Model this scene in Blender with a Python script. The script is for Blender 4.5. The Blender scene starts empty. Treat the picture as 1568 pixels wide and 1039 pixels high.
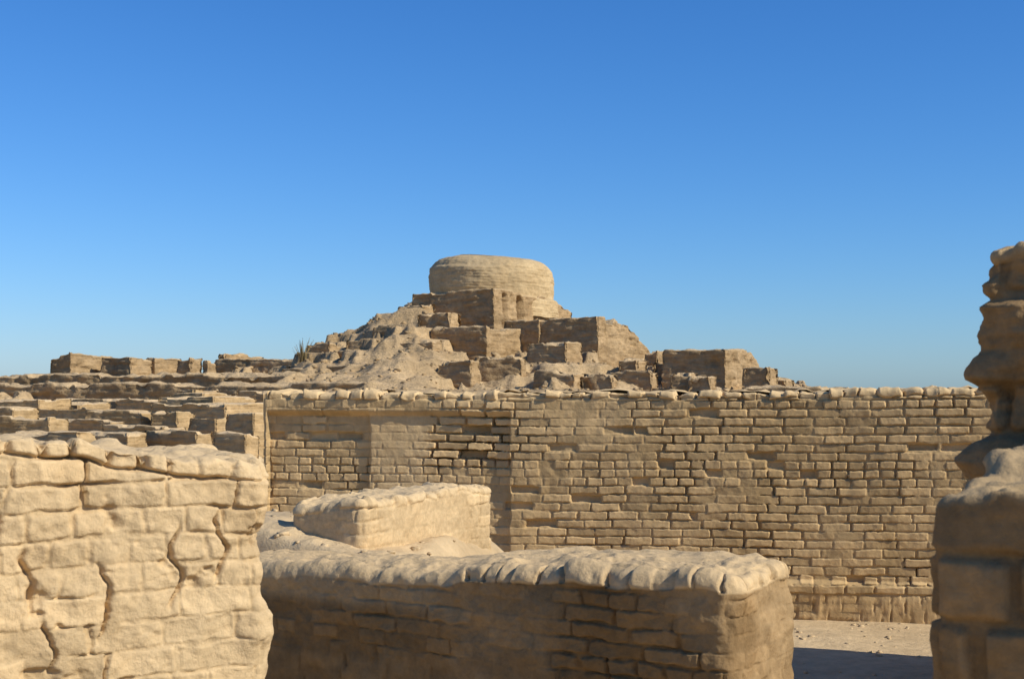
import bpy, math, numpy as np
from mathutils import Vector
rng=np.random.default_rng(7)
EYE=1.7; F=2150.0; CX=784.0; HY=600.0
def X_(px,D): return (px-CX)/F*D
def Z_(py,D): return EYE+(HY-py)/F*D
def fr(x): return x-np.floor(x)
def h2(i,j,s=0.0): return fr(np.sin(i*127.1+j*311.7+s*74.7+1.3)*43758.5453)
def h3(i,j,k,s): return fr(np.sin(i*127.1+j*311.7+k*191.3+s*74.7+2.1)*43758.5453)
def vn(x,y,z,s=0.0):
    xi=np.floor(x);yi=np.floor(y);zi=np.floor(z)
    u=x-xi;v=y-yi;w=z-zi
    u=u*u*(3-2*u);v=v*v*(3-2*v);w=w*w*(3-2*w)
    def c(a,b,d): return h3(xi+a,yi+b,zi+d,s)
    x00=c(0,0,0)*(1-u)+c(1,0,0)*u; x10=c(0,1,0)*(1-u)+c(1,1,0)*u
    x01=c(0,0,1)*(1-u)+c(1,0,1)*u; x11=c(0,1,1)*(1-u)+c(1,1,1)*u
    return (x00*(1-v)+x10*v)*(1-w)+(x01*(1-v)+x11*v)*w
def fbm(x,y,z,s=0.0,o=4,g=.5):
    t=0;a=1;n=0;f=1.0
    for i in range(o):
        t=t+a*vn(x*f+i*13.7,y*f+i*7.1,z*f+i*3.3,s+i); n+=a; a*=g; f*=2.03
    return t/n
def ss(a,b,x):
    t=np.clip((x-a)/(b-a),0,1); return t*t*(3-2*t)
def mesh_obj(name,co,faces,mat,uv=None,tone=None,smooth=True):
    me=bpy.data.meshes.new(name)
    nv=len(co); nf=len(faces)
    me.vertices.add(nv); me.vertices.foreach_set('co',np.ascontiguousarray(co,dtype=np.float32).ravel())
    k=faces.shape[1]
    me.loops.add(nf*k); me.loops.foreach_set('vertex_index',faces.astype(np.int32).ravel())
    me.polygons.add(nf); me.polygons.foreach_set('loop_start',np.arange(0,nf*k,k,dtype=np.int32))
    me.polygons.foreach_set('loop_total',np.full(nf,k,dtype=np.int32))
    me.update(calc_edges=True); me.validate()
    if smooth: me.polygons.foreach_set('use_smooth',np.ones(len(me.polygons),dtype=bool))
    if tone is not None:
        at=me.attributes.new('tone','FLOAT_COLOR','POINT')
        c=np.ones((nv,4),dtype=np.float32); c[:,:3]=tone; at.data.foreach_set('color',c.ravel())
    me.materials.append(mat)
    ob=bpy.data.objects.new(name,me); bpy.context.scene.collection.objects.link(ob)
    return ob
# ------------------------------------------------------------------ materials
def mudmat(name,ca,cb,cm,nscale=3.0,bscale=60,bstr=.35,bdist=.01,strata=0.0,rough=.95,useTone=True,grain=220,sz=3.2):
    m=bpy.data.materials.new(name); m.use_nodes=True; nt=m.node_tree; N=nt.nodes; K=nt.links
    b=N['Principled BSDF']; b.inputs['Roughness'].default_value=rough
    b.inputs['Specular IOR Level'].default_value=.12
    tc=N.new('ShaderNodeTexCoord')
    def noise(sc,det=5,rg=.6,vec=None):
        n=N.new('ShaderNodeTexNoise'); n.inputs['Scale'].default_value=sc; n.inputs['Detail'].default_value=det; n.inputs['Roughness'].default_value=rg
        K.new(vec or tc.outputs['Object'],n.inputs['Vector']); return n
    def mix(f,a,bb,mode='MIX'):
        x=N.new('ShaderNodeMix'); x.data_type='RGBA'; x.blend_type=mode
        for s,v in ((0,f),(6,a),(7,bb)):
            if hasattr(v,'is_output') : K.new(v,x.inputs[s])
            else: x.inputs[s].default_value=v if s==0 else (*v,1)
        return x.outputs[2]
    def mr(o,a,bv,c=0.,d=1.):
        r=N.new('ShaderNodeMapRange'); r.inputs[1].default_value=a; r.inputs[2].default_value=bv; r.inputs[3].default_value=c; r.inputs[4].default_value=d
        K.new(o,r.inputs[0]); return r.outputs[0]
    def gray(o):
        g=N.new('ShaderNodeCombineColor')
        for i in range(3): K.new(o,g.inputs[i])
        return g.outputs[0]
    n1=noise(nscale)
    col=mix(mr(n1.outputs[0],.35,.65),ca,cb)
    if useTone:
        at=N.new('ShaderNodeAttribute'); at.attribute_name='tone'
        sp=N.new('ShaderNodeSeparateColor'); K.new(at.outputs['Color'],sp.inputs[0])
        col=mix(1.0,col,gray(mr(sp.outputs[0],0,1,.80,1.17)),'MULTIPLY')
        col=mix(sp.outputs[1],col,cm)
    n2=noise(nscale*9,6,.7)
    col=mix(1.0,col,gray(mr(n2.outputs[0],.3,.7,.80,1.15)),'MULTIPLY')
    h=noise(bscale,6,.7).outputs[0]
    if strata>0:
        uvm=N.new('ShaderNodeMapping'); uvm.inputs['Scale'].default_value=(.5,.5,sz)
        K.new(tc.outputs['Object'],uvm.inputs[0])
        n3=noise(1.0,5,.7,uvm.outputs[0])
        col=mix(1.0,col,gray(mr(n3.outputs[0],.38,.6,1-strata*.35,1.06)),'MULTIPLY')
        ad=N.new('ShaderNodeMath'); ad.operation='ADD'; K.new(h,ad.inputs[0]); K.new(n3.outputs[0],ad.inputs[1]); h=ad.outputs[0]
    K.new(col,b.inputs['Base Color'])
    bp=N.new('ShaderNodeBump'); bp.inputs['Strength'].default_value=bstr; bp.inputs['Distance'].default_value=bdist
    K.new(h,bp.inputs['Height'])
    bp2=N.new('ShaderNodeBump'); bp2.inputs['Strength'].default_value=bstr*.6; bp2.inputs['Distance'].default_value=bdist*.3
    K.new(noise(grain,4,.7).outputs[0],bp2.inputs['Height']); K.new(bp.outputs[0],bp2.inputs['Normal'])
    K.new(bp2.outputs[0],b.inputs['Normal'])
    return m
M_left=mudmat('mud_plaster_pale',(.62,.445,.235),(.54,.375,.19),(.61,.44,.235),4,45,.7,.008)
M_far=mudmat('mud_brick_wall',(.59,.405,.195),(.49,.325,.145),(.63,.445,.225),1.2,40,.5,.01)
M_mid=mudmat('mud_brick_painted_shade',(.29,.18,.078),(.22,.135,.056),(.62,.445,.235),2.5,45,.7,.01)  # face shade painted into dark base colours; third colour is the sunlit top
M_pier=mudmat('pier_brick_painted_shade',(.31,.195,.088),(.24,.15,.066),(.48,.34,.175),6,50,.7,.006)  # base colours darkened to paint the pier's shade; paler third colour for lit tops
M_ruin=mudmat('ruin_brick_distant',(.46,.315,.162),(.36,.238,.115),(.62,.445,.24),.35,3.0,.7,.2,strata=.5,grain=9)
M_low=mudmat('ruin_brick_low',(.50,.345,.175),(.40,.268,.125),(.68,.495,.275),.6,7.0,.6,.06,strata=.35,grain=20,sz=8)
M_hill=mudmat('rubble_slope',(.57,.40,.21),(.41,.28,.14),(.42,.31,.19),.3,1.4,.9,.3,strata=.3,useTone=False,grain=6)
M_drum=mudmat('stupa_brick',(.52,.38,.20),(.45,.32,.162),(.42,.31,.19),.5,4,.4,.06,strata=.3,useTone=False,grain=12)
M_soil=mudmat('dusty_soil',(.60,.44,.245),(.50,.36,.195),(.4,.3,.2),.8,14,.6,.03,useTone=False,grain=60)
M_grass=mudmat('dry_grass',(.30,.22,.10),(.22,.17,.07),(.3,.2,.1),20,60,.1,.002,useTone=False)
# ------------------------------------------------------------------ wall builder
def wall(name,p0,p1,T,zb,ztop,disp,mat,r=.03,rc=.05,ds=.01,dz=.01,zvis=None,back=5,nt=12,batter=0.0,leftcoarse=0.0):
    p0=np.array(p0,float);p1=np.array(p1,float);L=np.linalg.norm(p1-p0);d=(p1-p0)/L;nb=np.array([-d[1],d[0]])
    def lin(a,b,st): return np.linspace(a,b,max(2,int(abs(b-a)/st)+1))
    pts=[];nor=[]
    def add(a,b,nx,ny):
        a=np.broadcast_to(a,np.broadcast(a,b).shape);b=np.broadcast_to(b,a.shape)
        pts.append(np.stack([a,b],1)); nor.append(np.stack([np.broadcast_to(nx,a.shape),np.broadcast_to(ny,a.shape)],1))
    na=max(3,int(rc*1.6/ds)); na=min(na,16)
    if leftcoarse>0:
        fa=np.concatenate([lin(rc,leftcoarse,ds*3)[:-1],lin(leftcoarse,L-rc,ds)])
    else: fa=lin(rc,L-rc,ds)
    add(fa,np.zeros_like(fa),0.,-1.)
    def arc(cx,cy,a0):
        t=np.radians(np.linspace(a0,a0+90,na+2)[1:-1]); add(cx+rc*np.cos(t),cy+rc*np.sin(t),np.cos(t),np.sin(t))
    arc(L-rc,rc,-90)
    e=lin(rc,T-rc,ds); add(np.full_like(e,L),e,1.,0.)
    arc(L-rc,T-rc,0)
    e=lin(L-rc,rc,ds*back); add(e,np.full_like(e,T),0.,1.)
    arc(rc,T-rc,90)
    e=lin(T-rc,rc,ds*2); add(np.zeros_like(e),e,-1.,0.)
    arc(rc,rc,180)
    P=np.concatenate(pts);Nn=np.concatenate(nor)
    seg=np.linalg.norm(np.diff(P,axis=0),axis=1); s=np.concatenate([[0],np.cumsum(seg)])+rc
    hm=min(L,T)/2
    zt0=ztop(P[:,0],P[:,1]); zm=float(np.max(zt0))
    if zvis is None or zvis<=zb: ts=np.linspace(0,1,max(3,int((zm-zb)/dz)))
    else:
        tv=(zvis-zb)/(zm-r-zb)
        ts=np.concatenate([np.linspace(0,tv,max(3,int((zvis-zb)/(dz*5))))[:-1],np.linspace(tv,1,max(3,int((zm-zvis)/dz)))])
    A=[];B=[];Z=[];W=[];V=[]
    for t in ts:
        z=zb+t*(zt0-r-zb); ins=np.maximum(batter*(z-zb),0)
        A.append(P[:,0]-Nn[:,0]*ins);B.append(P[:,1]-Nn[:,1]*ins);Z.append(z);W.append(np.zeros_like(z));V.append(np.zeros_like(z))
    insT=np.maximum(batter*(zt0-zb),0)
    nph=max(3,int(r*1.6/dz)); nph=min(nph,12)
    for ph in np.radians(np.linspace(0,90,nph+1)[1:]):
        ins=insT+r*(1-math.cos(ph))
        A.append(P[:,0]-Nn[:,0]*ins);B.append(P[:,1]-Nn[:,1]*ins);Z.append(zt0-r+r*math.sin(ph));W.append(np.full_like(zt0,math.sin(ph)));V.append(np.full_like(zt0,r*(1-math.cos(ph))))
    a1=A[-1];b1=B[-1]
    ma=np.clip(P[:,0],min(hm,L-hm),max(hm,L-hm)); mb=np.clip(P[:,1],min(hm,T-hm),max(hm,T-hm))
    for k in np.linspace(0,1,nt+1)[1:]:
        aa=a1*(1-k)+ma*k; bb=b1*(1-k)+mb*k
        A.append(aa);B.append(bb);Z.append(ztop(aa,bb));W.append(np.ones_like(aa));V.append(r+k*hm+0*aa)
    A=np.array(A);B=np.array(B);Z=np.array(Z);W=np.array(W);V=np.array(V)
    S=np.broadcast_to(s,A.shape);ZT=np.broadcast_to(zt0,A.shape)
    wx=p0[0]+A*d[0]+B*nb[0]; wy=p0[1]+A*d[1]+B*nb[1]
    dd,tone=disp(S,Z,W,V,ZT,A,B,(wx,wy,Z),L,T)
    c=np.sqrt(np.clip(1-W*W,0,1))
    nx=Nn[:,0]*c; ny=Nn[:,1]*c
    wx=wx+dd*(nx*d[0]+ny*nb[0]); wy=wy+dd*(nx*d[1]+ny*nb[1]); wz=Z+dd*W
    nr,ns=A.shape
    idx=np.arange(nr*ns).reshape(nr,ns); j=np.roll(idx,-1,axis=1)
    f=np.stack([idx[:-1],j[:-1],j[1:],idx[1:]],-1).reshape(-1,4)
    co=np.stack([wx,wy,wz],-1).reshape(-1,3)
    return mesh_obj(name,co,f,mat,None,tone.reshape(-1,3))
def mkbrick(hc=.07,Lb=.27,depth=.025,mort=.014,jit=.01,miss=.02,ero=.35,ep=.9,cop=None,lump=.02,seed=1.,warp=.012,extra=None,misd=.05,chip=1.0,etone=.25,hdr=.25,copf=None,eflat=.85,gmin=.08):
    def f(S,Z,W,V,ZT,A,B,P,L,T):
        x,y,z=P
        w1=fbm(x*9,y*9,z*9,seed,2)-.5; w2=fbm(x*9,y*9,z*9,seed+5,2)-.5
        sag=(fbm(x*.9,y*.9,z*.3,seed+9,2)-.5)*.04
        zz=Z+w1*warp*1.2+sag
        row=np.floor(zz/hc); fz=zz/hc-row
        hd=h2(row,0*row,seed)
        Lr=np.where(hd<hdr,Lb*.52,Lb)
        su=(S+w2*warp*2)/Lr+h2(row,row*0+3,seed)*3
        col=np.floor(su); fu=su-col
        ja=(h2(row,col,seed+2)-.5)*.3; jb=(h2(row,col+1,seed+2)-.5)*.3
        eu=np.minimum(fu-ja*.5,1-fu+jb*.5)*Lr
        ez=np.minimum(fz,1-fz)*hc
        n8=fbm(x*26,y*26,z*26,seed+3,3); n4=fbm(x*11,y*11,z*11,seed+33,2)
        rr=h2(row,col,seed+7); r2=h2(row,col,seed+11); r3=h2(row,col,seed+13)
        mw=mort*(.45+.9*vn(x*3.3,y*3.3,z*3.3,seed+4))
        cr=mort*1.6
        ux=np.clip(cr-eu,0,None);uz=np.clip(cr-ez,0,None)
        e=np.where((ux>0)&(uz>0),cr-np.hypot(ux,uz),np.minimum(eu,ez))
        e=e+(n8-.5)*mort*1.1*chip+(n4-.5)*mort*1.1*chip-(r3-.5)*mort*.4
        br=ss(.2,1,np.clip(e/mw,0,1))
        gap=np.clip((fbm(x*3.1,y*3.1,z*3.1,seed+6,3)-.34)*3.6,gmin,1.8)*(.4+1.1*n4)
        dl=depth*gap
        ms=(r2<miss*(.3+1.8*vn(x*1.3,y*1.3,z*1.3,seed+8))).astype(float)*ss(0,.012,e)
        tilt=(fz-.5)*(r2-.5)*hc*.22+(fu-.5)*(r3-.5)*.02
        d=-dl*(1-br)+((rr-.5)*jit*2+tilt*(jit/.01))*br-ms*misd
        E=ss(ep-.12,ep+.12,ero+fbm(x*1.6,y*1.6,z*1.6,seed+12,4))
        tone=np.stack([rr*br+.2*(1-br),np.clip(E*etone,0,1),rr],-1)
        xd=0
        if extra is not None:
            ex=extra(S,Z,W,A,B,P,L,T)
            xd=ex[0]
            if ex[1] is not None:
                pl=ex[1]; E=np.clip(E+pl,0,1); tone[...,1]=np.clip(tone[...,1]+pl*.7,0,1)
            if ex[2] is not None: d=d*ex[2]
        d=d*(1-eflat*E)
        if cop:
            pitch,ch,amp0,fade=cop
            amp=amp0 if copf is None else amp0*copf(A)
            sp=S/pitch+ (fbm(S*2.6,0*S,0*S,seed+20,3)-.5)*2.2 + w2*.4+(n8-.5)*.2
            c=np.floor(sp); fcp=sp-c
            q=h2(c,c*0,seed+21); q2=h2(c,c*0+5,seed+22)
            ed=np.minimum(fcp,1-fcp)*pitch
            mw2=.006+.016*q2
            g=ss(0,1,np.clip((ed+(n8-.5)*.010)/mw2,0,1))
            lo=vn(S*1.7,0*S,0*S,seed+25)
            fd=np.exp(-(V/(fade*(.3+1.4*q)))**2)
            dc=(-amp*(.1+1.9*lo*q2)*(1-g)+(q-.55)*amp*1.0+(q2-.5)*(fcp-.5)*amp*1.2)*fd+(n4-.5)*amp*.9
            joint=-depth*.9*gap*np.exp(-((ZT-Z-ch+ (n4-.5)*.03)/(mort*.6))**2)*(W<.01)
            cm=ss(ch+.004,ch-.004,ZT-Z+(n4-.5)*.03+0*S)
            cm=np.maximum(cm,(W>0)*1.0)
            d=d*(1-cm)+dc*cm+joint
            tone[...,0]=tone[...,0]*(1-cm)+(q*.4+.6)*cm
            tone[...,1]=np.maximum(tone[...,1]*(1-cm),cm*.85)  # coping painted pale: its sunlit look is put into the colour
        d=d+(fbm(x*2.5,y*2.5,z*2.5,seed+14,3)-.5)*lump*2+(fbm(x*14,y*14,z*14,seed+15,4)-.5)*lump*1.0+xd
        return d,tone
    return f
def nz(seed,sc,amp,base):
    def f(a,b): return base+(fbm(a*sc,b*sc*1.0,0*a,seed,3)-.5)*2*amp
    return f
# ------------------------------------------------------------------ far boundary wall
pR=np.array([3.38,10.3]); dl=np.array([-math.cos(math.radians(11)),math.sin(math.radians(11))])
fp0=pR+dl*5.50; fp1=pR-dl*2.6
def a_of(px):
    k=(px-CX)/F; t=(k*pR[1]-pR[0])/(dl[0]-k*dl[1]); return 5.50-t
aA,aB,aC=a_of(563),a_of(655),a_of(780)
def far_extra(S,Z,W,A,B,P,L,T):
    x,y,z=P; n=(fbm(x*8,y*8,z*8,91,3)-.5)*.05
    front=(S<L).astype(float)
    a=A+n
    rec=-.04*ss(aC+.01,aC-.01,a)*(1-ss(1.5,1.56,Z))-.03*ss(aA+.01,aA-.01,a)*(1-ss(1.5,1.56,Z))
    plinth=.05*ss(.30,.26,Z+n*.5)
    pl=ss(aA-.01,aA+.02,a)*ss(aB+.06,aB-.10,a+n*2)*.85*(1-ss(1.45,1.6,Z))
    dm=1+1.8*ss(aB-.02,aB+.05,a)*ss(aC+.02,aC-.05,a)*(1-ss(1.6,1.64,Z))*ss(1.0,1.2,Z)
    bulge=.04*(fbm(A*.7,Z*.9,0*Z,55,2)-.5)
    dm=dm*(1+.3*ss(.9,.3,Z))
    return (rec+plinth+bulge)*front,pl*front,1+(dm-1)*front
def far_top(a,b): return 1.695+.03*ss(2,6,a)+(fbm(a*1.3,0*a,0*a,31,3)-.5)*.03+(fbm(a*9,b*9,0*a,32,3)-.5)*.03
wall('brick_boundary_wall',fp0,fp1,.5,0,far_top,mkbrick(.0655,.225,.029,.0090,.0040,.035,.30,.95,(.125,.05,.040,.5),.012,3.,.010,far_extra,.032,etone=.15,chip=1.3,eflat=.75,gmin=.16),M_far,r=.022,rc=.04,ds=.0065,dz=.0055,zvis=.2,back=8,nt=20)
# ------------------------------------------------------------------ middle low wall
m1=np.array([X_(1126,5.2),5.2]); m0=np.array([X_(415,6.5),6.5]); md=(m0-m1)/np.linalg.norm(m0-m1); m00=m0+md*1.6
Lm=np.linalg.norm(m1-m00)
def mid_top(a,b):
    u=np.clip((a-1.6)/(Lm-1.6),0,1.2)
    z=.905+.10*u+ .03*ss(.42,.5,u)-.03*ss(.93,1.0,u)
    return z+(fbm(a*2.2,b*2.2,0*a,41,3)-.5)*.07 +(fbm(a*9,b*9,0*a,42,4)-.5)*.026- .03*ss(.3,.6,b)*(1-ss(.4,.5,u))
def mid_extra(S,Z,W,A,B,P,L,T):
    u=(A-1.6)/(Lm-1.6); x,y,z=P
    d=(fbm(x*5,y*5,z*5,345,3)-.5)*.05*ss(L-.3,L,A)*(W<.5)
    return d,ss(.46,.38,u)*ss(.74,.80,Z)*.6,None
def mid_cop(A):
    u=(A-1.6)/(Lm-1.6); return .12+.88*ss(.42,.5,u)
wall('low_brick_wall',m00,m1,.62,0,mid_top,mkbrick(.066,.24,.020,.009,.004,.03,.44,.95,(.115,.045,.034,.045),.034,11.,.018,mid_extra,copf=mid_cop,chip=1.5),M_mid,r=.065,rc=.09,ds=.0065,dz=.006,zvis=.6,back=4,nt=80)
# ------------------------------------------------------------------ short wall
s0=np.array([X_(556,7.0),7.0]); s1=np.array([X_(755,8.15),8.15])
def s_top(a,b): return 1.165+(fbm(a*3,b*3,0*a,51,3)-.5)*.05+(fbm(a*10,b*10,0*a,52,3)-.5)*.03-.04*ss(.25,.0,a)*ss(.1,.4,b)
wall('short_brick_wall',s0,s1,.46,0,s_top,mkbrick(.066,.22,.014,.008,.003,.01,.44,.95,(.12,.045,.024,.07),.022,17.,.014,chip=1.6),M_left,r=.035,rc=.05,ds=.007,dz=.007,zvis=.7,back=1,nt=40)
# ------------------------------------------------------------------ left foreground wall
l1=np.array([X_(413,3.0),3.0]); ld=np.array([-math.cos(math.radians(35)),-math.sin(math.radians(35))]); l0=l1+ld*1.6
def l_top(a,b):
    q=1.6-a
    return 1.56+.06*ss(0,.62,q)+(fbm(a*7,b*4,0*a,61,4)-.5)*.03
def l_extra(S,Z,W,A,B,P,L,T):
    x,y,z=P; d=0
    for k,(a0,wd,zc,zr) in enumerate(((1.03,.007,1.40,.14),(1.09,.006,1.33,.08),(1.24,.004,1.28,.09),(1.40,.004,1.34,.10),(1.49,.004,1.38,.09),(1.14,.004,1.20,.06))):
        path=a0+(fbm(z*16,0*z,0*z,300+k,4)-.5)*.06
        on=ss(zr,zr*.5,np.abs(z-zc))
        d=d-.020*on*np.exp(-((A-path)/wd)**2)*(W<.5)
    pit=ss(.64,.76,fbm(x*11,y*11,z*15,330,4))
    d=d-.014*pit*(W<.5)
    d=d+(fbm(0*x,0*y,z*11,340,3)-.5)*.08*ss(L-.12,L,A)*(W<.5)
    d=d+(fbm(x*40,y*40,z*40,350,3)-.5)*.006
    pl=ss(.50,.62,fbm(x*4.5,y*4.5,z*3.5,360,3))*.75
    return d,pl,None
wall('foreground_brick_wall',l0,l1,.42,0,l_top,mkbrick(.056,.16,.021,.0062,.0022,.04,.42,.93,(.075,.045,.022,.05),.028,23.,.017,l_extra,.014,chip=1.9,hdr=.45,eflat=.8,gmin=.08),M_left,r=.02,rc=.04,ds=.0034,dz=.0032,zvis=1.05,back=5,nt=40,leftcoarse=.85)
# ------------------------------------------------------------------ right pier
def pierdisp(hc,depth,seed,z0,offs=None,lump=.02,mort=.012):
    bf=mkbrick(hc,.24,depth,mort,.004,.0,.30,.95,None,lump,seed,.012)
    def f(S,Z,W,V,ZT,A,B,P,L,T):
        d,t=bf(S,Z-z0,W,V,ZT,A,B,P,L,T)
        x,y,z=P
        if offs is not None:
            rg=1-np.abs(2*fbm(x*9,y*9,z*14,seed+61,3)-1)
            d=d+(np.interp(Z,offs[0],offs[1])+(fbm(x*18,y*18,z*26,seed+60,4)-.5)*.05-(rg-.8)*.035)*(1-W)
        else: d=d+(fbm(x*22,y*22,z*22,seed+60,4)-.5)*.018
        t[...,1]=np.maximum(t[...,1],W*.8)  # upward faces painted paler, as lit tops over a shaded pier
        return d,t
    return f
th=math.radians(33)
c0=np.array([X_(1424,1.42),1.42]); dr=np.array([math.cos(th),-math.sin(th)])
def pt(a,b): return 1.606+.03*ss(.02,.3,a)+(fbm(a*9,b*9,0*a,71,3)-.5)*.03+(fbm(a*30,b*30,0*a,72,3)-.5)*.02+.03*ss(.1,.4,b)
wall('brick_pier',c0,c0+dr*.75,.5,0,pt,pierdisp(.072,.018,31.,1.606-.072*22,None,.014,.007),M_pier,r=.018,rc=.03,ds=.004,dz=.004,zvis=1.35,back=5,nt=50)
zo=[1.4,1.50,1.56,1.60,1.64,1.675,1.70,1.715,1.74,1.775,1.79,1.82,1.826,1.832,1.86,1.88,1.92,1.95]
oo=[.02,.02,.03,.035,.0,-.005,.0,.012,.018,.020,.016,.016,-.002,-.018,-.022,-.022,-.03,-.03]
c2=np.array([X_(1496,2.0),2.0])
def ct(a,b): return 1.905+(fbm(a*9,b*9,0*a,77,3)-.5)*.02+.02*ss(.0,.2,a)
wall('eroded_brick_column',c2,c2+dr*.6,.45,0,ct,pierdisp(.068,.020,37.,.01,(zo,oo),.022,.009),M_pier,r=.02,rc=.03,ds=.004,dz=.0036,zvis=1.4,back=5,nt=20)
wall('side_brick_wall',(2.85,6.0),(3.8,8.5),.5,0,nz(81,1.5,.06,1.9),mkbrick(.07,.26,.02,.014,.008,.03,.4,.93,(.13,.08,.03,.2),.02,41.),M_far,r=.04,rc=.05,ds=.03,dz=.02,back=2,nt=8)
# ------------------------------------------------------------------ ground sheet
def spaced(segs):
    o=[]
    for a,b,n in segs: o.append(np.linspace(a,b,n,endpoint=False))
    return np.concatenate(o+[[segs[-1][1]]])
gx=spaced([(-4000,-400,6),(-400,-60,20),(-60,-8,130),(-8,-1,60),(-1,4,130),(4,9,30),(9,60,60),(60,400,20),(400,4000,6)])
gy=spaced([(-600,-20,8),(-20,-2,12),(-2,7,40),(7,12,150),(12,60,200),(60,300,50),(300,6000,14)])
GX,GY=np.meshgrid(gx,gy)
r0=np.exp(-(np.maximum(np.hypot(GX,GY)-45,0)/60)**2)
GZ=(fbm(GX*2.2,GY*2.2,0*GX,101,4)-.5)*.07*np.exp(-(np.hypot(GX,GY)/18)**2)+(fbm(GX*.35,GY*.35,0*GX,102,4)-.42)*.8*ss(15,26,GY)*r0
def grid_obj(name,GX,GY,GZ,mat):
    nr,nc=GX.shape; idx=np.arange(nr*nc).reshape(nr,nc)
    f=np.stack([idx[:-1,:-1],idx[:-1,1:],idx[1:,1:],idx[1:,:-1]],-1).reshape(-1,4)
    return mesh_obj(name,np.stack([GX,GY,GZ],-1).reshape(-1,3),f,mat)
grid_obj('ground',GX,GY,GZ,M_soil)
ex=np.arange(-4.2,.9,.02); ey=np.arange(5.2,10.2,.02); EX,EY=np.meshgrid(ex,ey)
fd=(m1-m00)/Lm
dist=-(EX-m00[0])*fd[1]+(EY-m00[1])*fd[0]
m=ss(.25,-.35,EX-(EY-7)*.35+.25)*ss(.15,.45,dist)*ss(9.6,8.2,EY)*ss(-4.1,-3.2,EX)
EZ=-.05+m*(.95+.15*ss(-.4,-1.4,EX)*ss(6.4,7.4,EY)-.06*ss(7.2,8.4,EY))+ (fbm(EX*2.5,EY*2.5,0*EX,111,5)-.5)*.12*m+(fbm(EX*14,EY*14,0*EX,112,4)-.5)*.03*m
grid_obj('earth_mound',EX,EY,EZ,M_soil)
# ------------------------------------------------------------------ hill
tp=np.array([-500,-200,0,60,150,300,440,480,505,560,592,622,650,680,705,860,890,950,1000,1100,1210,1270,1400,1700])
ty=np.array([598,592,588,580,578,576,570,545,522,500,478,456,450,474,498,501,508,542,558,574,590,604,622,634])
def hillz(x,y):
    D0=112.
    px=CX+(x/D0*F)
    R=Z_(np.interp(px,tp,ty),D0)
    g=np.interp(y,[66,72,80,88,96,104,112,124,140,165],[0,.10,.26,.44,.62,.80,1.0,1.0,.7,0])
    g=g*g*.35+g*.65
    w=fbm(x*.12,y*.12,0*x,203,2)*6
    rid=1-np.abs(2*fbm((x+w)*.2,y*.09,0*x,201,4)-1)
    rid2=1-np.abs(2*fbm((x-w*.5)*.55,y*.25,0*x,211,3)-1)
    n=fbm(x*.4,y*.4,0*x,205,5)
    q=1-.6*ss(98,112,y)
    z=R*g + (rid-.75)*4.2*g*q+(rid2-.75)*1.2*np.clip(g*2,0,1)*q+(n-.5)*1.2*np.clip(g*3,0,1)*q
    st=.9; zt=z/st; fl=np.floor(zt); fq=zt-fl
    zz=(fl+ss(.38,.62,fq))*st; k=ss(.38,.54,fbm(x*.12,y*.12,0*x,207,3))
    z=z*(1-k*.8)+zz*k*.8
    return z-.25*(1-np.clip(g*5,0,1))
hx=np.arange(-62,40,.15); hy=np.concatenate([np.arange(64,116,.2),np.arange(116,168,.8)])
HX,HY_=np.meshgrid(hx,hy)
grid_obj('citadel_hill',HX,HY_,hillz(HX,HY_),M_hill)
# ------------------------------------------------------------------ stupa
def stupa():
    cx,cy=-1.72,117.0
    prof=[(5.6,8.0),(5.5,9.4),(5.15,9.55),(5.2,10.9),(5.15,11.5),(5.0,11.9),(4.75,12.25),(4.35,12.52),(3.8,12.70),(2.9,12.82),(2.0,12.88),(1.0,12.90),(0.01,12.91)]
    pr=np.array(prof); t=np.concatenate([[0],np.cumsum(np.linalg.norm(np.diff(pr,axis=0),axis=1))])
    tt=np.arange(0,t[-1],.06); r=np.interp(tt,t,pr[:,0]); z=np.interp(tt,t,pr[:,1])
    th=np.linspace(0,2*np.pi,420,endpoint=False)
    R,TH=np.meshgrid(r,th,indexing='ij'); Z=np.meshgrid(z,th,indexing='ij')[0]
    x=R*np.cos(TH);y=R*np.sin(TH)
    g=fr(Z/.23+fbm(x*.3,y*.3,Z*.3,303,2)*.8)
    course=-.03*np.exp(-((g-.5)/.14)**2)*(R>3.5)*(.3+1.4*vn(x*.5,y*.5,Z*2,309))
    dR=(fbm(x*.5,y*.5,Z*.8,301,4)-.5)*.45+course+(fbm(x*2,y*2,Z*4,302,3)-.5)*.14
    dR=dR*np.clip(R/3,0,1)
    ang=np.degrees(TH)%360
    dR-=.25*ss(11.7,11.9,Z)*ss(170,200,ang)*ss(290,250,ang)*(R>3)
    x=(R+dR)*np.cos(TH);y=(R+dR)*np.sin(TH); Zz=Z-.05*x+(fbm(x*.6,y*.6,0*x,304,3)-.5)*.2
    nr,nc=x.shape; idx=np.arange(nr*nc).reshape(nr,nc); j=np.roll(idx,-1,1)
    f=np.stack([idx[:-1],j[:-1],j[1:],idx[1:]],-1).reshape(-1,4)
    mesh_obj('buddhist_stupa',np.stack([x+cx,y+cy,Zz],-1).reshape(-1,3),f,M_drum)
stupa()
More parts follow.
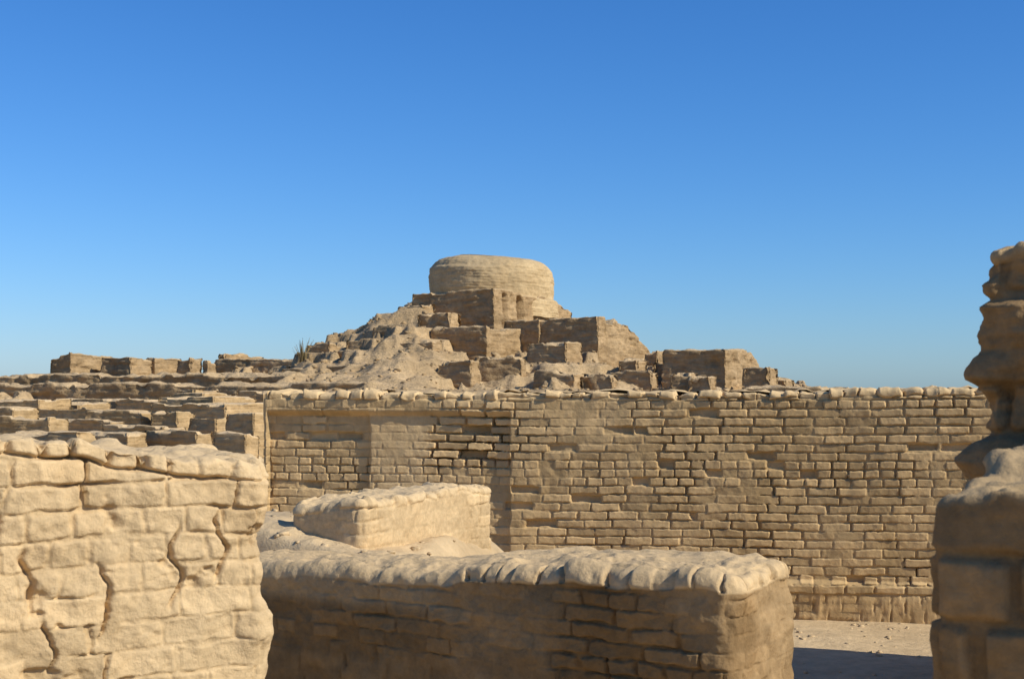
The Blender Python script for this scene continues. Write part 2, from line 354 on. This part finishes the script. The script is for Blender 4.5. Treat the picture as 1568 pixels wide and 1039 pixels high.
# ------------------------------------------------------------------ ruined blocks
def ruindisp(amp,hc,seed,grooves=None,gd=1.1):
    def f(S,Z,W,V,ZT,A,B,P,L,T):
        x,y,z=P
        k=(Z+(fbm(x*.8,y*.8,z*.8,seed,2)-.5)*hc)/hc
        row=np.floor(k); fq=k-row
        led=(h2(row,row*0,seed)-.5)*hc*.3
        gr=-hc*.18*np.exp(-((fq-.5)/.2)**2)
        Lb=hc*3; c=np.floor(S/Lb+h2(row,row,seed+1)); pb=(h2(row,c,seed+3)-.5)*hc*.35
        d=(fbm(x*.6/amp**.5,y*.6/amp**.5,z*.8/amp**.5,seed+4,5)-.5)*amp*1.9+(led+gr+pb)*(1-W)
        d+= -amp*.9*ss(.60,.78,fbm(x*.9,y*.9,z*.9,seed+6,3))
        if grooves is not None:
            for (g0,gw) in grooves: d=d-gd*ss(gw,gw*.6,np.abs(S-L-g0))*(1-W)*ss(-.2,-.5,Z-ZT)
        rr=h2(row,c,seed+7)
        return d,np.stack([.3+.5*rr,0*rr+.75*W,rr],-1)  # second channel paints block tops paler, sunlight put into the colour
    return f
def ruin_top(seed,zt,var,slopeA=0,slopeB=0,step=.25,L=1,tail=None,fq=.45):
    def f(a,b):
        n=(fbm(a*fq,b*fq,0*a,seed,3)-.5)*2*var
        n=np.floor(n/step)*step*.6+n*.4
        z=zt+n+slopeA*(L-a)+slopeB*b
        if tail is not None: z=z+np.interp(b,tail[0],tail[1])
        return z
    return f
TH=27
def block(name,cpx,D,ytop,Ll,Lr,zb,amp=.3,hc=.25,var=.2,sA=0,sB=0,ds=.15,th=TH,grooves=None,tail=None,seed=None,batter=.04,r=.08,mat=None,step=.25,fq=.45):
    t=math.radians(th); c=np.array([X_(cpx,D),D]); d=np.array([math.cos(t),-math.sin(t)])
    sd=seed if seed is not None else (cpx*.37+D)%97
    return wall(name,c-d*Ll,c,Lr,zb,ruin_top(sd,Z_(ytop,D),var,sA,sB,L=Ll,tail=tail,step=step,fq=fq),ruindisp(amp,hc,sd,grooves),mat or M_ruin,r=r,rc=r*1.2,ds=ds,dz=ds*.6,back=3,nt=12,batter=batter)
block('stupa_platform',757,106,441,7.4,14.5,5,.16,.22,.08,sA=-.03,sB=-.01,grooves=[(2.0,.4),(4.6,.55),(7.4,.45),(10.4,.4)],tail=([0,9,12,14.5],[0,0,-.3,-.8]),seed=12)
block('terrace_wall',746,97,499,4.6,6,3,.16,.22,.1,seed=14)
block('terrace_wall',826,101,490,3.2,5,3,.16,.22,.1,seed=31,th=30)
block('citadel_wall',917,99,483,7.4,11,1.5,.16,.22,.08,sA=-.03,tail=([0,1.6,1.7,3.2,3.3,6,8,11],[0,0,-.5,-.5,-.1,-.4,-1.4,-2.6]),seed=15)
block('citadel_wall',1112,92,535,4.6,9,0,.2,.22,.12,tail=([0,6,7.5,9],[0,.15,-.5,-1.5]),seed=16,sA=.0)
block('citadel_wall',1008,101,537,1.2,3,1,.2,.22,.2,seed=17)
block('ruined_brick_wall',535,90,560,5.5,2,0,.2,.22,.08,seed=18)
block('ruined_brick_wall',505,100,526,2.2,2.5,2,.25,.22,.1,seed=19)
block('ruined_brick_wall',108,100,541,2.2,4.5,0,.22,.22,.2,sA=-.12,seed=20,tail=([0,3,4.5],[0,0,-.2]))
block('ruined_brick_wall',200,100,547,3.0,2.6,0,.2,.22,.12,seed=21)
block('ruined_brick_wall',237,102,548,1.0,3.2,0,.2,.22,.1,seed=22)
block('ruined_brick_wall',292,101,547,1.5,1.6,0,.2,.22,.1,seed=23)
block('ruined_brick_wall',345,108,541,.9,5.2,0,.3,.22,.2,seed=24)
block('ruined_brick_wall',460,104,549,8.2,1.5,0,.25,.22,.15,seed=25)
block('ruined_brick_wall',318,96,553,.6,1.2,0,.2,.22,.08,seed=27)
for i,(px,D,yt,a,b,zb) in enumerate([(690,101,478,3.0,2.2,4),(648,106,464,2.6,2,5),(628,100,497,3.4,1.8,4),(590,98,516,3.2,1.5,3),(664,93,520,3.0,1.8,3),(560,95,536,3.0,1.4,2),(800,90,545,3.4,1.3,2),(868,94,524,3.2,2.6,3),(722,86,553,2.6,1.2,2),(610,88,556,3.2,1.2,2),(1000,88,566,3.0,1.8,0),(1062,86,570,1.6,2.2,0),(1090,84,577,1.6,2.0,0),(940,86,572,2.4,1.2,0),(1180,90,563,2.0,2.6,0),(1205,92,578,1.6,2.6,0),(1045,96,555,2.5,2.0,0),(880,86,568,3.0,1.5,1),(978,93,548,1.6,2.0,1)]):
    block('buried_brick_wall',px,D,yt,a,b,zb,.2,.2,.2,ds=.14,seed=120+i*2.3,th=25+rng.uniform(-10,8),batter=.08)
block('retaining_wall',560,80,586,32,3,0,.3,.22,.15,seed=28,th=22)
block('retaining_wall',440,90,571,27,3,0,.3,.22,.15,seed=29,th=21)
block('retaining_wall',1300,84,593,14,3,0,.3,.22,.12,seed=30,th=20)
low=[(296,54,596,1.0,1.4),(312,51,602,1.7,2.0),(328,48,608,2.5,2.6),(345,44,618,3.4,3.0),(272,40,630,1.0,1.0),(215,46,629,2.3,1.2),(150,50,627,3.2,1.0),(405,56,599,1.6,1.2),(388,34,634,1.1,.8),(376,29,664,1.0,.5),(250,36,652,2.3,.9),(195,33,664,2.8,.7),(120,31,662,2.4,.6),(75,38,638,3.2,.9),(20,42,624,2.1,1.2),(30,30,670,1.9,.5),(60,58,612,4.5,2),(120,60,616,5,2),(190,62,611,4,2),(245,58,612,3,2),(360,66,606,4,2),(170,42,643,3.6,.7),(300,33,660,2.0,.6),(225,27,684,1.6,.5),(330,38,640,1.2,.9)]
for i,(px,D,yt,a,b) in enumerate(low):
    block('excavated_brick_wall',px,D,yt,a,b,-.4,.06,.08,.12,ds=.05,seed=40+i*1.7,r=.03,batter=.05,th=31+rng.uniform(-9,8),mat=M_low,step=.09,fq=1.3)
# ------------------------------------------------------------------ rubble
def rubble(name,pts,sizes,mat):
    cube=np.array([[-1,-1,-1],[1,-1,-1],[1,1,-1],[-1,1,-1],[-1,-1,1],[1,-1,1],[1,1,1],[-1,1,1]],float)*.5
    fc=np.array([[0,3,2,1],[4,5,6,7],[0,1,5,4],[1,2,6,5],[2,3,7,6],[3,0,4,7]])
    V=[];Fs=[]
    for i,(p,s) in enumerate(zip(pts,sizes)):
        c=cube*np.array([s*1.5,s,s*.6])+rng.uniform(-.14,.14,(8,3))*s
        a=rng.uniform(0,6.28);t=rng.uniform(-.5,.5)
        Rz=np.array([[math.cos(a),-math.sin(a),0],[math.sin(a),math.cos(a),0],[0,0,1]]);Rx=np.array([[1,0,0],[0,math.cos(t),-math.sin(t)],[0,math.sin(t),math.cos(t)]])
        V.append(c@(Rz@Rx).T+p); Fs.append(fc+8*i)
    mesh_obj(name,np.concatenate(V),np.concatenate(Fs),mat,smooth=False)
n=3200; rx=rng.uniform(-45,28,n); ry=rng.uniform(72,114,n); rz=hillz(rx,ry)
rubble('hill_rubble',np.stack([rx,ry,rz+.02],1),rng.uniform(.08,.32,n)*rng.uniform(.4,1,n),M_hill)
n=700; ry=rng.uniform(22,66,n); rx=-ry*rng.uniform(.15,.40,n)
gz=(fbm(rx*.35,ry*.35,0*rx,102,4)-.42)*.8*ss(15,26,ry)
rubble('plain_rubble',np.stack([rx,ry,gz+.02],1),rng.uniform(.04,.2,n),M_soil)
n=120; ry=rng.uniform(7.8,11,n); rx=rng.uniform(1.2,3.2,n)
rubble('ground_pebbles',np.stack([rx,ry,0*rx],1),rng.uniform(.008,.03,n),M_soil)
n=160; rx=rng.uniform(-2.0,-.1,n); ry=rng.uniform(6.4,8.6,n)
ix=np.clip(((rx+4.2)/.02).astype(int),0,len(ex)-1); iy=np.clip(((ry-5.2)/.02).astype(int),0,len(ey)-1)
rubble('mud_crumbs',np.stack([rx,ry,EZ[iy,ix]],1),rng.uniform(.008,.035,n),M_soil)
# ------------------------------------------------------------------ sparse dry plants
def tuft(name,x,y,z,h,sp,nb,wd):
    V=[];Fs=[]
    for i in range(nb):
        a=rng.uniform(0,6.28); l=h*rng.uniform(.5,1); o=rng.uniform(0,sp*.25)
        bx=x+o*math.cos(a);by=y+o*math.sin(a); k=rng.uniform(.2,1)*sp
        pts=[(bx+k*math.cos(a)*t*t,by+k*math.sin(a)*t*t,z+l*t) for t in (0,.5,1)]
        px,py=-math.sin(a)*wd,math.cos(a)*wd
        b=len(V)
        for (q,wv) in zip(pts,(1,.8,.25)): V+= [(q[0]-px*wv,q[1]-py*wv,q[2]),(q[0]+px*wv,q[1]+py*wv,q[2])]
        Fs+=[[b,b+1,b+3,b+2],[b+2,b+3,b+5,b+4]]
    mesh_obj(name,np.array(V),np.array(Fs),M_grass,smooth=False)
bxx,byy=X_(463,98),98.0
tuft('dry_shrub',bxx,byy,float(hillz(np.array([bxx]),np.array([byy]))[0])-.1,2.1,.9,60,.03)
cc=c2+dr*.07+np.array([math.sin(th),math.cos(th)])*.05
tuft('dry_grass_tuft',cc[0],cc[1],1.885,.035,.02,7,.0008)
# ------------------------------------------------------------------ light, sky, camera
el=math.radians(37); sh=Vector((.905,-.425)).normalized()
sv=Vector((sh.x*math.cos(el),sh.y*math.cos(el),math.sin(el)))
sd=bpy.data.lights.new('sun','SUN'); sd.energy=5.0; sd.angle=math.radians(.5); sd.color=(1,.95,.85)
so=bpy.data.objects.new('sun',sd); so.rotation_euler=sv.to_track_quat('Z','Y').to_euler(); bpy.context.scene.collection.objects.link(so)
w=bpy.data.worlds.new('World'); bpy.context.scene.world=w; w.use_nodes=True
nt=w.node_tree; bg=nt.nodes['Background']; sky=nt.nodes.new('ShaderNodeTexSky'); sky.sky_type='NISHITA'; sky.sun_disc=False
sky.sun_elevation=el; sky.sun_rotation=math.atan2(sh.x,sh.y); sky.air_density=1.0; sky.dust_density=.3; sky.ozone_density=1.6
sep=nt.nodes.new('ShaderNodeSeparateColor'); cmb=nt.nodes.new('ShaderNodeCombineColor'); nt.links.new(sky.outputs[0],sep.inputs[0])
for i,(g,k) in enumerate(((1.48,.25),(1.14,.71),(1.02,1.44))):
    p=nt.nodes.new('ShaderNodeMath'); p.operation='POWER'; p.inputs[1].default_value=g; nt.links.new(sep.outputs[i],p.inputs[0])
    q=nt.nodes.new('ShaderNodeMath'); q.operation='MULTIPLY'; q.inputs[1].default_value=k; nt.links.new(p.outputs[0],q.inputs[0])
    nt.links.new(q.outputs[0],cmb.inputs[i])
nt.links.new(cmb.outputs[0],bg.inputs[0]); bg.inputs[1].default_value=.092
cam=bpy.data.cameras.new('camera'); co=bpy.data.objects.new('camera',cam); bpy.context.scene.collection.objects.link(co)
co.location=(0,0,EYE); co.rotation_euler=(math.radians(90),0,0)
cam.sensor_width=36; cam.lens=F/1568*36; cam.shift_y=(HY-519.5)/1568; cam.clip_end=12000; cam.clip_start=.05
cam.dof.use_dof=True; cam.dof.focus_distance=9; cam.dof.aperture_fstop=22
sc=bpy.context.scene; sc.camera=co
sc.view_settings.view_transform='Standard'; sc.view_settings.look='None'; sc.view_settings.exposure=0
